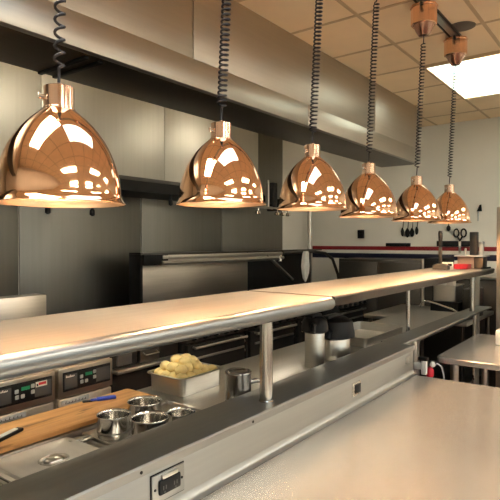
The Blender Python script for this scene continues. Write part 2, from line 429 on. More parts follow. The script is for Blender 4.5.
s2 = thing('pass_shelf', 'far stainless pass shelf with thin dark front edge running toward the end wall', 'shelf', (3.2,1.2,1.0555))
obj('shelf_top', MB().extrude_x([(.99,1.358),(.99,1.3835),(1.41,1.3835),(1.41,1.350),(1.40,1.350),(1.40,1.358)], 1.856, 4.56), M['shelf'], s2)
obj('front_edge', MB().extrude_x([(.995,1.384),(.984,1.382),(.980,1.376),(.992,1.343),(1.02,1.343),(1.02,1.350),(.998,1.35)], 1.856, 4.565), M['dsteel'], s2)
post(s2, 3.24, 1.20, 1.0005, 1.36, .0125)
post(s2, 4.32, 1.09, 1.0555, 1.36, .019)
obj('end_bracket', MB().box(4.56,4.575,.985,1.41,1.345,1.381,.003), M['satin'], s2)

# ------------------------------------------------------------------ serving counter with raised ledge
c = thing('serving_counter', 'stainless serving counter with raised ledge between the table and the cook line', 'counter', (1.6,1.3,0))
obj('ledge_face', MB().extrude_x([(.978,.895),(.978,1.028),(.981,1.034),(.995,1.034),(.995,.895)], -.5, 2.72), M['ledge'], c)
obj('ledge_top', MB().extrude_x([(.972,1.030),(.972,1.0515),(.976,1.0555),(1.146,1.0555),(1.150,1.050),(1.150,1.001),(1.140,1.001),(1.140,1.03)], -.5, 2.722), M['ledgetop'], c)
obj('ledge_cove', MB().extrude_x([(.978,.906),(.955,.906),(.966,.909),(.974,.916),(.978,.93)], -.5, 2.72), M['ledge'], c)
obj('far_ledge', MB().extrude_x([(1.035,1.044),(1.035,1.052),(1.039,1.0555),(1.160,1.0555),(1.160,1.001),(1.15,1.001),(1.15,1.044)], 2.724, 4.72), M['ledgetop'], c)
obj('counter_top', MB().box(1.39, 4.6, 1.15, 1.645, .965, 1.0, .006), M['steel'], c)
obj('well_frame', MB().box(-.5,1.388,1.15,1.165,.90,1.0,.002).box(-.5,1.388,1.438,1.645,.965,1.0,.004).box(.676,.690,1.16,1.44,.9,.985).box(.968,1.008,1.16,1.44,.9,.982,.003), M['steel'], c)
obj('base_cabinet', MB().box(-.5, 2.70, 1.0, 1.60, .10, .895).box(-.5,.97,1.17,1.43,.895,.9), M['dsteel'], c, smooth=False)
obj('kick_plate', MB().box(-.5, 2.66, 1.06, 1.54, 0, .10), M['dark'], c, smooth=False)
lg = [obj('leg', MB().cyl((x,1.58,0),(x,1.58,.965),.02), M['satin'], c) for x in (3.4,4.5)]
lg = [obj('leg', MB().cyl((x,1.09,0),(x,1.09,1.04),.014), M['satin'], c) for x in (3.05,4.4)]
# duplex outlet in the ledge
po = obj('outlet_plate', MB().box(.888,1.0,.9725,.9785,.944,1.016,.0015), M['ledge'], c)
obj('outlet_rim', MB().box(.885,1.003,.9755,.9779,.941,1.019,.001), M['dark'], po)
obj('outlet_face', MB().box(.908,.982,.9655,.9735,.962,1.000,.004), M['black'], po)
ct = MB()
for x in (.924,.962):
    ct.box(x-.006,x-.003,.9648,.966,.975,.985).box(x+.003,x+.006,.9648,.966,.975,.985).lathe((x,.966,.969),[(.0025,0),(.0025,.0012)],10,axis=(0,-1,0))
obj('outlet_slots', ct, M['grey'], po)
obj('outlet_cover_latch', MB().box(.918,.972,.966,.9735,1.0005,1.011,.002), M['satin'], po)
for x in (.897,.991): obj('screw', MB().lathe((x,.973,.98),[(.0035,0),(.0035,.002),(.001,.003)],10,axis=(0,-1,0)), M['dark'], po)
for x in (.852,1.304): obj('ledge_screw', MB().lathe((x,.9722,1.041),[(.0042,0),(.0042,.0015),(.001,.002)],12,axis=(0,-1,0)), M['dark'], c)
sw = obj('switch_plate', MB().box(2.0,2.075,.972,.9785,.952,1.008,.0015), M['chrome'], c)
obj('switch_rocker', MB().box(2.017,2.064,.966,.973,.962,1.000,.003), M['black'], sw)
obj('blank_plate', MB().box(2.61,2.655,.974,.9785,.975,1.01,.001), M['satin'], c)

# ------------------------------------------------------------------ front table
t = thing('prep_table', 'large bare stainless steel table in the right foreground', 'table', (1.4,.6,0))
obj('table_top', MB().extrude_y([(-.4,.868),(-.4,.9),(-.396,.905),(2.70,.905),(2.712,.899),(2.712,.868),(2.70,.868),(2.70,.89),(-.39,.89),(-.39,.868)], .24, .955), M['table'], t)
for x in (-.3,2.6):
    for y in (.32,.88): obj('leg', MB().cyl((x,y,0),(x,y,.89),.02), M['satin'], t)
obj('undershelf', MB().box(-.35,2.65,.28,.92,.25,.28,.004), M['steel'], t)

# ------------------------------------------------------------------ things on the counter
tag(obj('cutting_board', MB().loft(.635,1.540,[(.725,.088,.012,1.0005),(.732,.095,.014,1.004),(.732,.095,.014,1.017),(.726,.089,.012,1.021)],True,True), M['wood'], loc=(.635,1.54,1.0)),
    'long worn maple cutting board along the back of the counter', 'cutting board')
# lid over a well
ld = thing('pan_lid', 'flat stainless pan lid with recessed oval handle beside the cutting board', 'lid', (.828,1.303,1.0))
obj('cover', MB().loft(.828,1.303,[(.134,.131,.022,.9995),(.1345,.1315,.022,1.004),(.131,.128,.021,1.006),(.124,.121,.019,1.006),(.119,.116,.017,1.0125),(.112,.109,.015,1.0135),(.105,.102,.014,1.011),(.04,.032,.03,1.0105),(.036,.028,.027,1.0045),(.02,.014,.013,1.003)],True,True), M['lid'], ld)
hd = MB().loft(.828,1.303,[(.042,.034,.0335,1.0103),(.0425,.0345,.034,1.012),(.039,.031,.0305,1.0132),(.035,.027,.0265,1.0105)],False,False)
hd.loft(.828,1.303,[(.027,.019,.0185,1.003),(.028,.020,.0195,1.009),(.024,.017,.0165,1.0135),(.016,.011,.0105,1.0165),(.006,.004,.0035,1.0175)],True,True)
obj('handle', hd, M['satin'], ld, angle=60)
obj('hinge_tab', MB().box(.958,1.004,1.36,1.40,1.0025,1.008,.002).box(.93,1.0,1.372,1.388,1.006,1.0125,.002), M['satin'], ld)
ld.location.z -= .012
# pan with greens at the left edge
pn = thing('food_pan', 'steel pan of pale greens at the left edge of the counter', 'pan', (.545,1.303,.90))
def pan_mb(cx, cy, hx, hy, z0, z1, rim=.010, rad=.03, tp=.012):
    return MB().loft(cx, cy, [(hx-tp-.002,hy-tp-.002,rad*.7,z0),(hx-rim-.001,hy-rim-.001,rad,z1-.004),(hx-.001,hy-.001,rad+.005,z1-.004),(hx,hy,rad+.005,z1-.001),(hx-.002,hy-.002,rad+.004,z1+.001),(hx-rim,hy-rim,rad,z1),(hx-tp,hy-tp,rad*.7,z0+.003)], True, True)
obj('pan', pan_mb(.545,1.303,.128,.131,.905,1.003), M['satin'], pn)
gm = MB()
for _ in range(90):
    px, py = .545+random.uniform(-.105,.105), 1.303+random.uniform(-.105,.105); a = random.uniform(0,PI)
    gm.box(px-.018,px+.018,py-.004,py+.004,.955,.962+random.uniform(0,.018),.001,1,rot=Matrix.Rotation(a,3,'Z')@Matrix.Rotation(random.uniform(-.5,.5),3,'X'))
gm.loft(.545,1.303,[(.112,.115,.02,.91),(.112,.115,.02,.955)],True,True)
o = obj('shredded_greens', gm, M['greens']); tag(o, 'shredded pale greens filling the steel pan at the left edge', 'greens', kind='stuff')
# adapter plate and pots
tag(obj('well_plate', MB().loft(1.198,1.302,[(.186,.134,.01,.975),(.188,.136,.01,.9885),(.183,.131,.01,.9915),(.170,.118,.012,.9905)],True,True), M['satin'], loc=(1.198,1.302,.975)), 'shallow steel well plate under the four small round pots', 'plate')
def pot(x, y, r, hgt, label):
    z = .9915
    p = thing('small_pot', label, 'pot', (x,y,z), 'small steel pots on the counter')
    obj('body', MB().lathe((x,y,z),[(r*.86,0),(r*.92,.003),(r*.93,.012),(r*.955,.015),(r*.96,hgt-.006),(r*.985,hgt-.003),(r,hgt),(r*.985,hgt+.002),(r*.95,hgt),(r*.93,hgt-.006),(r*.92,.018),(r*.86,.006),(.004,.005)],48), M['chrome'], p, angle=50)
    obj('band', MB().lathe((x,y,z+.018),[(r*.955,0),(r*.978,.0015),(r*.978,.0045),(r*.955,.006)],48,cap0=False,cap1=False), M['satin'], p)
    return p
pot(1.053,1.328,.053,.068,'small steel pot next to the pan lid, leftmost of the four')
pot(1.195,1.345,.058,.072,'small steel pot farthest back, touching the cutting board end')
pot(1.098,1.212,.058,.070,'small steel pot nearest the ledge, front of the four')
pot(1.222,1.200,.046,.056,'smallest steel pot, rightmost of the four, below the potatoes')
# potato pan
cx, cy = 1.565, 1.51
tag(obj('roasting_pan', pan_mb(cx,cy,.132,.108,1.0005,1.074,.012,.028,.016), M['satin'], loc=(cx,cy,1.0)), 'rectangular steel pan heaped with peeled potatoes', 'pan')
def potato(x, y, z, r, seed):
    t = bmesh.new(); bmesh.ops.create_icosphere(t, subdivisions=3, radius=1)
    rs = random.Random(seed); sx, sy, sz = r*rs.uniform(1.05,1.3), r*rs.uniform(.9,1.05), r*rs.uniform(.85,.98)
    off = Vector((rs.uniform(0,50),)*3)
    for v in t.verts:
        d = 1+.10*noise.noise(v.co*1.3+off)+.03*noise.noise(v.co*3+off)
        v.co = Vector((v.co.x*sx*d, v.co.y*sy*d, v.co.z*sz*d))
    bmesh.ops.rotate(t, cent=(0,0,0), matrix=Matrix.Rotation(rs.uniform(0,PI),3,'Z')@Matrix.Rotation(rs.uniform(-.4,.4),3,'Y'), verts=t.verts)
    mb = MB(); bmesh.ops.translate(t, vec=(x,y,z), verts=t.verts); mb.merge(t)
    return tag(obj('potato', mb, M['potato'], loc=(x,y,z)), 'peeled yellow potato in the heap in the steel pan', 'potato', 'peeled potatoes in the steel pan')
sd = 0
for iz, (nx, ny, z, sp) in enumerate(((5,4,1.032,.0415),(5,4,1.066,.0425),(4,3,1.094,.043),(2,2,1.116,.044))):
    for a in range(nx):
        for b2 in range(ny):
            sd += 1
            if iz == 2 and (a,b2) in ((3,0),): continue
            x = cx+(a-(nx-1)/2)*sp+random.uniform(-.005,.005)-(.010 if iz > 1 else 0); y = cy+(b2-(ny-1)/2)*sp*.95+random.uniform(-.005,.005)
            potato(x, y, z+random.uniform(-.004,.004), .0225 if iz else .0215, sd)
# upturned mug
mg = thing('steel_mug', 'dark upturned steel mug with handle beside the shelf post', 'mug', (1.525,1.215,1.0))
obj('body', MB().lathe((1.525,1.205,1.0005),[(.0465,0),(.050,.002),(.050,.008),(.048,.011),(.0475,.108),(.0495,.112),(.0495,.118),(.046,.122),(.041,.122),(.038,.118),(.004,.117)],40), M['mug'], mg, angle=50)
obj('handle', MB().tube([(1.560,1.178,1.018),(1.585,1.166,1.018),(1.612,1.166,1.030),(1.630,1.163,1.052),(1.616,1.165,1.070),(1.590,1.170,1.078),(1.558,1.180,1.076)],.009,10), M['mug'], mg, angle=80)
# spatula and peeler on the board
sp = thing('kitchen_knife', 'white and black handled utensil lying on the board at the left edge', 'utensil', (.70,1.50,1.021))
dv = Vector((.80,.31,0)).normalized(); rm = Matrix.Rotation(math.atan2(dv.y,dv.x),3,'Z')
def along(mb, p, l, w, z0, z1, bev, s0=0.0): mb.box(p[0]+dv.x*s0-l/2,p[0]+dv.x*s0+l/2,p[1]+dv.y*s0-w/2,p[1]+dv.y*s0+w/2,z0,z1,bev,rot=rm); return mb
base = (.86,1.528)
obj('grip', along(MB(), base, .17, .026, 1.0212, 1.032, .005, -.085), M['black'], sp)
obj('grip_inlay', along(MB(), base, .15, .016, 1.030, 1.036, .003, -.095), M['white'], sp)
obj('blade', along(MB(), base, .20, .040, 1.0215, 1.024, .001, -.265), M['chrome'], sp)
pe = thing('peeler', 'blue handled peeler lying on the board behind the small pots', 'utensil', (1.19,1.60,1.021))
dv = Vector((.09,-.045,0)).normalized(); rm = Matrix.Rotation(math.atan2(dv.y,dv.x),3,'Z')
obj('handle', along(along(MB(), (1.175,1.598), .070, .022, 1.0215, 1.033, .004, .047), (1.175,1.598), .03, .015, 1.023, 1.030, .003, .005), M['blue'], pe)
obj('blade', along(MB(), (1.175,1.598), .035, .014, 1.0215, 1.027, .002, -.020), M['black'], pe)
# airpots behind the ledge
def airpot(x, y, r, zs, zt, hr, label, mat):
    a = thing('airpot', label, 'airpot', (x,y,1.0), 'coffee canisters behind the ledge')
    obj('body', MB().lathe((x,y,1.0005),[(r*.96,0),(r,.006),(r,zs-1.0),(r*.97,zs-.996)],40), mat, a)
    hd = MB().lathe((x,y,zs+.001),[(r*1.02,0),(hr,.008),(hr,.03),(hr*.9,zt-zs-.02),(hr*.6,zt-zs-.002),(.01,zt-zs)],32)
    obj('lid', hd, M['black'], a)
    obj('lever', MB().box(x-hr*.9,x+hr*.5,y-.022,y+.022,zt-.004,zt+.012,.005), M['black'], a)
    obj('spout', MB().tube([(x-hr*.6,y-.02,zs+.045),(x-hr*1.05,y-.03,zs+.045),(x-hr*1.2,y-.033,zs+.015)],.013,10), M['black'], a)
airpot(2.19,1.265,.047,1.165,1.245,.064,'slim grey steel canister with black lid, left of the shiny one', M['satin'])
airpot(2.42,1.285,.083,1.105,1.215,.105,'wide shiny steel canister with black lid behind the ledge', M['satin'])
tag(obj('cloth_bag', MB().loft(2.60,1.45,[(.06,.05,.04,1.0005),(.12,.06,.05,1.03),(.13,.065,.05,1.12),(.12,.06,.05,1.21),(.08,.045,.04,1.25),(.02,.015,.012,1.265)],True,True), M['rubber'], loc=(2.60,1.45,1.0)), 'black bundle standing behind the two canisters', 'bag')
tag(obj('sheet_pan', pan_mb(3.03,1.41,.29,.165,1.0005,1.055,.010,.02,.014), M['satin'], loc=(3.03,1.41,1.0)), 'empty steel tray on the counter right of the canisters', 'tray')

# ------------------------------------------------------------------ cook line: fryers
FY = 2.75
def stroke_text(mb, x0, z0, w, hh, y):
    # slanted script-like strokes (the badge lettering is too blurred to read)
    nst = 7
    for q in range(nst):
        x = x0+w*(q+.5)/nst; hq = hh*(1.0 if q in (0,3) else .62)
        mb.box(x-.0022,x+.0022,y-.0012,y,z0,z0+hq,rot=Matrix.Rotation(.25,3,'Y'))
    mb.box(x0+w*.06,x0+w*.95,y-.0012,y,z0,z0+hh*.16)
def fryer(x0, label, sticker):
    f = thing('fryer', label, 'fryer', (x0+.2,3.1,0), 'deep fryers on the cook line')
    x1 = x0+.392
    obj('cabinet', MB().box(x0,x1,FY+.03,3.64,.10,.86,.004), M['fryer'], f)
    obj('flue', MB().box(x0,x1,3.50,3.64,.86,1.212,.006), M['fryer'], f)
    obj('oil_well', MB().box(x0+.03,x1-.03,FY+.12,3.38,.855,.868,.004), M['dark'], f)
    pf = obj('control_frame', MB().box(x0,x1,FY,FY+.04,.672,.848,.008), M['fryer'], f)
    cp = obj('control_panel', MB().box(x0+.028,x1-.022,FY-.003,FY+.004,.708,.822,.002), M['black'], pf)
    w = x1-x0
    obj('grey_label', MB().box(x0+.038,x0+.125,FY-.0045,FY-.0025,.722,.806,.001), M['grey'], pf)
    obj('label_plate', MB().box(x1-.13,x1-.028,FY-.0045,FY-.0025,.722,.806,.001), M['grey'], pf)
    tx = MB(); stroke_text(tx, x0+.045, .790, .06, .013, FY-.0045); obj('lettering', tx, M['white'], pf, smooth=False)
    obj('display', MB().box(x0+.182,x0+.232,FY-.0045,FY-.0025,.776,.796,.001), M['green'], pf)
    for bx, bz in ((.155,.777),(.250,.790),(.250,.757),(.157,.745),(.190,.745)):
        obj('button', MB().loft(x0+bx,0,[(.0115,.0115,.005,0),(.010,.010,.005,.003)],True,True), M['greyplate'], pf)
        b_ = pf.children[-1] if False else COL.objects[-1]
        b_.data.transform(Matrix.Translation(Vector((0,0,0))))
        # stand the rounded key upright on the panel
        off = -woff(pf)
        for v in b_.data.vertices:
            p = v.co - off; v.co = Vector((p.x, FY-.003-p.z, bz+p.y)) + off
    obj('door', MB().box(x0+.006,x1-.006,FY+.006,FY+.035,.14,.664,.006), M['fryer'], f)
    bd = obj('badge', MB().box(x0+.02,x0+.21,FY-.001,FY+.0065,.628,.656,.004), M['greyplate'], f)
    tx = MB(); stroke_text(tx, x0+.035, .633, .16, .017, FY-.001); obj('badge_lettering', tx, M['grey'], bd, smooth=False)
    obj('door_handle', MB().box(x0+.02,x1-.02,FY-.012,FY+.008,.600,.616,.004), M['steel'], f)
    for sx in (x0+.05,x1-.05):
        for sy in (2.85,3.4): obj('leg', MB().cyl((sx,sy,0),(sx,sy,.1),.02,12), M['dark'], f)
    if sticker:
        st = obj('sticker', MB().box(x1-.125,x1-.055,FY-.0055,FY-.0043,.777,.806), M['white'], f, smooth=False)
        obj('sticker_mark', MB().box(x1-.108,x1-.062,FY-.0062,FY-.0054,.786,.801), M['redp'], st, smooth=False)
        obj('sticker_dot', MB().box(x1-.121,x1-.111,FY-.0062,FY-.0054,.781,.795), M['navy'], st, smooth=False)
fryer(1.368, 'steel fryer cut off by the left edge, red and white sticker on panel', True)
fryer(1.782, 'right steel fryer with black control panel and green display, no sticker', False)
# low griddle between fryers and ranges
gd = thing('griddle', 'low dark griddle unit with steel front rail between fryers and ranges', 'griddle', (2.5,3.1,0))
obj('body', MB().box(2.20,2.82,FY+.05,3.55,.12,.90,.006), M['dark'], gd)
obj('front_rail', MB().box(2.19,2.83,FY-.03,FY+.05,.735,.760,.004), M['satin'], gd)
obj('panel', MB().box(2.24,2.36,FY+.03,FY+.05,.775,.86,.003), M['grey'], gd)
p2 = obj('tray_front', MB().box(2.42,2.60,FY+.02,FY+.05,.765,.86,.003), M['dsteel'], gd)
obj('tray_handle', MB().tube([(2.45,FY+.02,.83),(2.45,FY-.01,.82),(2.57,FY-.01,.82),(2.57,FY+.02,.83)],.004,8), M['satin'], p2)
for sx in (2.25,2.77): obj('leg', MB().cyl((sx,2.9,0),(sx,2.9,.13),.02,12), M['dark'], gd)
# ranges
place = ['nearest black range with two oven handles behind the potato pan','second black range from the left, behind the shelf post','third black range, behind the steel canisters','farthest black range near the end wall']
for i in range(4):
    x0 = 2.84+.785*i; x1 = x0+.765
    rg = thing('range', place[i], 'range', (x0+.39,3.15,0), 'black ranges along the cook line')
    obj('body', MB().box(x0,x1,FY+.03,3.5,.12,.91,.006), M['dark'], rg)
    obj('control_rail', MB().extrude_x([(FY-.01,.835),(FY-.03,.90),(FY+.0,.925),(FY+.06,.925),(FY+.06,.835)],x0,x1), M['dsteel'], rg)
    for q in range(6):
        kx = x0+.07+q*.127
        kn = obj('knob', MB().lathe((kx,FY-.021,.868),[(.026,0),(.026,.006),(.019,.010),(.017,.034),(.013,.037)],18,axis=(0,-1,.25)), M['black'], rg)
        obj('knob_ring', MB().lathe((kx,FY-.056,.878),[(.014,0),(.014,.003),(.002,.004)],16,axis=(0,-1,.25)), M['chrome'], kn)
    od = obj('oven_door', MB().box(x0+.03,x1-.03,FY,FY+.04,.28,.815,.008), M['dark'], rg)
    obj('handle', MB().cyl((x0+.06,FY-.045,.795),(x1-.06,FY-.045,.795),.011,12).cyl((x0+.09,FY-.045,.795),(x0+.09,FY+.01,.795),.008,8).cyl((x1-.09,FY-.045,.795),(x1-.09,FY+.01,.795),.008,8), M['satin'], od)
    obj('trim_strip', MB().box(x0+.09,x1-.05,FY-.012,FY+.002,.695,.712,.003), M['satin'], od)
    for hz in (.74,.66): obj('hinge_bolt', MB().lathe((x1-.012,FY+.03,hz),[(.016,0),(.016,.012),(.006,.018)],14,axis=(0,-1,0)), M['chrome'], rg)
    gr = MB()
    for q in range(3):
        for b2 in range(2):
            gx, gy = x0+.14+q*.25, 2.93+b2*.30
            gr.lathe((gx,gy,.911),[(.045,0),(.045,.012),(.02,.016)],16)
            for a in range(4): gr.box(gx-.115,gx+.115,gy-.006,gy+.006,.93,.942,rot=Matrix.Rotation(a*PI/4,3,'Z'))
    obj('burner_grate', gr, M['dark'], rg)
    for sx in (x0+.06,x1-.06): obj('leg', MB().cyl((sx,2.88,0),(sx,2.88,.13),.02,12).cyl((sx,3.4,0),(sx,3.4,.13),.02,12), M['dark'], rg)
# high shelf over ranges
hs = thing('range_overshelf', 'long high steel shelf with panelled back above the ranges', 'shelf', (4.6,3.6,.92))
obj('back_panel', MB().box(3.13,4.80,3.655,3.675,.93,1.47,.003), M['fryer'], hs)
obj('dark_back_panel', MB().box(4.81,6.22,3.655,3.675,.93,1.485,.003), M['dark'], hs)
obj('side_post', MB().box(3.10,3.13,3.54,3.69,.93,1.50,.004), M['dark'], hs)
obj('shelf_board', MB().box(3.10,6.30,3.53,3.69,1.478,1.494,.003), M['dsteel'], hs)
obj('front_rail', MB().box(3.32,5.30,3.505,3.53,1.437,1.476,.008).cyl((3.32,3.50,1.405),(5.30,3.50,1.405),.019,14).box(3.32,5.3,3.515,3.53,1.38,1.44), M['satin'], hs)
obj('control_box', MB().box(3.11,3.40,3.50,3.54,1.385,1.482,.006), M['dark'], hs)
obj('control_badge', MB().box(3.33,3.395,3.494,3.502,1.44,1.472,.002), M['satin'], hs)
obj('brace', MB().tube([(4.98,3.52,1.45),(5.32,3.50,1.24),(5.5,3.49,1.13)],.016,8), M['satin'], hs)
obj('tap_knob', MB().lathe((5.22,3.49,1.36),[(.02,0),(.022,.02),(.012,.05),(.012,.075)],14), M['satin'], hs)
obj('end_rail', MB().tube([(5.3,3.5,1.46),(6.0,3.48,1.465),(6.25,3.45,1.44),(6.36,3.40,1.36),(6.42,3.35,1.15),(6.44,3.33,.95)],.020,10), M['dsteel'], hs)
cl = MB().loft(5.72,3.44,[(.030,.022,.010,1.475),(.040,.026,.012,1.45),(.055,.030,.014,1.38),(.068,.030,.015,1.29),(.055,.026,.012,1.20),(.030,.018,.008,1.13),(.008,.006,.004,1.09)],True,True)
for v in cl.bm.verts: v.co += Vector((.012*noise.noise(v.co*18), .008*noise.noise(v.co*25+Vector((9,0,0))), 0))
tag(obj('hanging_cloth', cl, M['cloth'], loc=(5.72,3.44,1.47)), 'white cloth hanging from the rail of the high shelf', 'cloth')

# ------------------------------------------------------------------ end wall equipment
cb = thing('steel_cabinet', 'dark steel reach-in cabinet below the striped wall', 'cabinet', (6.3,2.7,0))
obj('body', MB().box(6.0,6.60,2.04,3.12,.1,1.385,.006), M['dsteel'], cb)
obj('door', MB().box(5.98,6.0,2.07,2.57,.15,1.35,.004), M['dsteel'], cb)
obj('door', MB().box(5.98,6.0,2.60,3.09,.15,1.35,.004), M['dsteel'], cb)
obj('edge_strip', MB().box(5.985,6.01,2.035,2.06,.1,1.395,.003), M['satin'], cb)
for sx in (6.05,6.55): obj('leg', MB().cyl((sx,2.1,0),(sx,2.1,.1),.02,12).cyl((sx,3.05,0),(sx,3.05,.1),.02,12), M['dark'], cb)
bc = thing('back_counter', 'steel counter standing against the far end wall', 'counter', (6.3,1.4,0))
obj('top', MB().box(5.85,6.60,.5,2.02,1.20,1.235,.004), M['steel'], bc)
obj('cabinet', MB().box(5.9,6.58,.52,2.0,.06,1.20,.004), M['dsteel'], bc)
obj('plinth', MB().box(5.95,6.55,.55,1.97,0,.06), M['dark'], bc)
mw = thing('microwave', 'small dark appliance on the far counter below the navy stripe', 'microwave', (6.1,1.93,1.235))
obj('body', MB().box(5.92,6.35,1.80,2.015,1.2355,1.41,.01), M['dark'], mw)
obj('door', MB().box(5.905,5.92,1.82,1.98,1.25,1.395,.004), M['black'], mw)
obj('handle', MB().cyl((5.895,1.83,1.27),(5.895,1.83,1.38),.008,8), M['dsteel'], mw)
tag(obj('thermostat', MB().box(6.585,6.619,3.055,3.145,1.64,1.755,.006).box(6.578,6.586,3.075,3.125,1.70,1.74,.002), M['black']), 'black thermostat box on the cream end wall', 'thermostat')
# utensils hanging on end wall
rk = tag(obj('utensil_rail', MB().box(6.595,6.619,2.22,2.60,1.875,1.90,.004), M['dsteel']), 'narrow rail on the end wall holding four dark utensils', 'rail')
ud = ['leftmost dark utensil hanging on the end wall rail','second dark utensil from left, broad blade, on end wall rail','third dark utensil from left on end wall rail','rightmost slim dark utensil hanging on end wall rail']
for i, (y, w, l) in enumerate(((2.50,.022,.22),(2.435,.034,.235),(2.375,.030,.23),(2.315,.022,.20))):
    q = thing('hanging_utensil', ud[i], 'utensil', (6.585,y,1.89), 'utensils on the end wall')
    obj('shaft', MB().cyl((6.586,y,1.885),(6.586,y+.012,1.885-l*.55),.006,8).cyl((6.600,y,1.887),(6.583,y,1.887),.004,6), M['dsteel'], q)
    obj('head', MB().loft(6.586,y+.017,[(.004,.006,.003,1.885-l),(.006,w*.8,.005,1.885-l*.92),(.007,w,.006,1.885-l*.7),(.005,.008,.004,1.885-l*.5)],True,True), M['black'], q)
ldl = thing('ladle', 'single dark ladle hanging on end wall below the farthest lamp', 'ladle', (6.59,1.94,1.87))
obj('shaft', MB().cyl((6.59,1.94,1.88),(6.59,1.94,1.79),.006,8).cyl((6.618,1.94,1.877),(6.585,1.94,1.877),.004,6), M['dsteel'], ldl)
obj('bowl', MB().lathe((6.588,1.94,1.725),[(.008,0),(.022,.015),(.026,.04),(.018,.06),(.008,.068)],14), M['black'], ldl)
tag(obj('knife_strip', MB().box(6.59,6.619,2.42,2.745,1.536,1.578,.004), M['black']), 'black bar on the red stripe below the hanging utensils', 'magnetic strip')
tag(obj('knife_strip', MB().box(6.575,6.619,1.68,2.08,1.540,1.605,.004), M['black']), 'black bar on the red stripe behind the scissors', 'magnetic strip')
tk = thing('wall_hook', 'black hook with pale tail high on the end wall beside the fridge', 'hook', (6.6,1.59,1.99))
hk = MB().rings([[(6.619,1.62,1.955),(6.619,1.565,1.955),(6.619,1.572,2.035),(6.619,1.59,2.03)],[(6.600,1.62,1.955),(6.600,1.565,1.955),(6.600,1.572,2.035),(6.600,1.59,2.03)]])
obj('plate', hk, M['black'], tk); obj('tail', MB().cyl((6.605,1.602,1.955),(6.605,1.606,1.84),.006,8), M['greyplate'], tk)
# scissors on strip
ss = thing('scissors', 'black handled kitchen scissors hanging on the far black bar', 'scissors', (6.56,1.8,1.6))
for sgn, nm in ((-1,'handle'),(1,'handle')):
    ring = [(6.565, 1.80+sgn*.042+.030*math.cos(2*PI*i/20), 1.70+.047*math.sin(2*PI*i/20)) for i in range(21)]
    mb = MB().tube(ring,.010,8).cyl((6.565,1.80+sgn*.03,1.66),(6.565,1.80-sgn*.004,1.60),.011,8)
    obj(nm, mb, M['black'], ss)
obj('blade', MB().box(6.558,6.563,1.785,1.803,1.46,1.61,.001).box(6.5635,6.569,1.797,1.815,1.46,1.61,.001), M['satin'], ss)

# ------------------------------------------------------------------ things at the far end of the pass shelf
tb = thing('caddy_box', 'tan box with a pale board top at the far end of the pass shelf', 'box', (4.46,1.2,1.384))
obj('box', MB().box(4.40,4.53,1.10,1.225,1.3842,1.478,.003), M['tan'], tb)
obj('side', MB().box(4.40,4.53,1.03,1.098,1.3842,1.478,.003), M['dsteel'], tb)
obj('board_top', MB().box(4.36,4.545,1.01,1.24,1.4785,1.490,.003), M['white'], tb)
tag(obj('card_box', MB().box(4.45,4.49,1.085,1.145,1.4905,1.675,.004).box(4.446,4.451,1.095,1.135,1.52,1.65,.001), M['greyblock']), 'tall dark box standing on the tan box, left of the jar', 'box')
jr = thing('jar', 'small pale jar standing on the tan box right of the dark box', 'jar', (4.44,1.055,1.4905))
obj('body', MB().lathe((4.44,1.052,1.4905),[(.019,0),(.021,.004),(.021,.022),(.018,.03),(.018,.06),(.021,.066),(.021,.086),(.018,.09)],20), M['white'], jr)
obj('lid', MB().lathe((4.44,1.052,1.581),[(.022,0),(.022,.015),(.018,.018)],20), M['greyplate'], jr)
tag(obj('salt_shaker', MB().lathe((4.41,1.165,1.4905),[(.014,0),(.015,.02),(.010,.035),(.010,.05),(.004,.055)],16), M['white']), 'tiny white shaker on the tan box beneath the scissors', 'shaker')
tag(obj('red_tray', MB().loft(4.30,1.16,[(.05,.045,.012,1.3840),(.055,.052,.014,1.388),(.058,.055,.015,1.420),(.056,.053,.014,1.421),(.052,.049,.012,1.395)],True,True), M['redp'], loc=(4.3,1.16,1.384)), 'bright red tub on the shelf in front of the tan box', 'tub')
tag(obj('phone_box', MB().box(4.17,4.19,1.195,1.275,1.384,1.44,.003), M['white']), 'small white card on the shelf left of the red tub', 'card')
tag(obj('card_clip', MB().box(4.158,4.1695,1.20,1.23,1.410,1.428,.003), M['black']), 'black clip stuck on the small white card', 'clip')
kb = thing('knife_block', 'low grey block holding an upright black handled knife on the shelf', 'knife block', (4.10,1.29,1.384))
obj('block', MB().loft(4.10,1.262,[(.03,.06,.010,1.3842),(.03,.06,.010,1.415),(.026,.03,.008,1.43)],True,True), M['greyblock'], kb)
kn = thing('knife', 'upright black handled knife standing in the grey block', 'knife', (4.10,1.268,1.43))
obj('handle', MB().tube([(4.10,1.266,1.56),(4.10,1.267,1.60),(4.10,1.268,1.66),(4.10,1.27,1.68)],[.013,.015,.017,.012],10), M['black'], kn)
obj('blade', MB().box(4.098,4.102,1.255,1.281,1.43,1.56,.001), M['dsteel'], kn)
tag(obj('pen', MB().tube([(4.35,1.03,1.392),(4.50,1.0,1.392)],.007,8), M['black']), 'black marker lying at the far end corner of the shelf', 'pen')

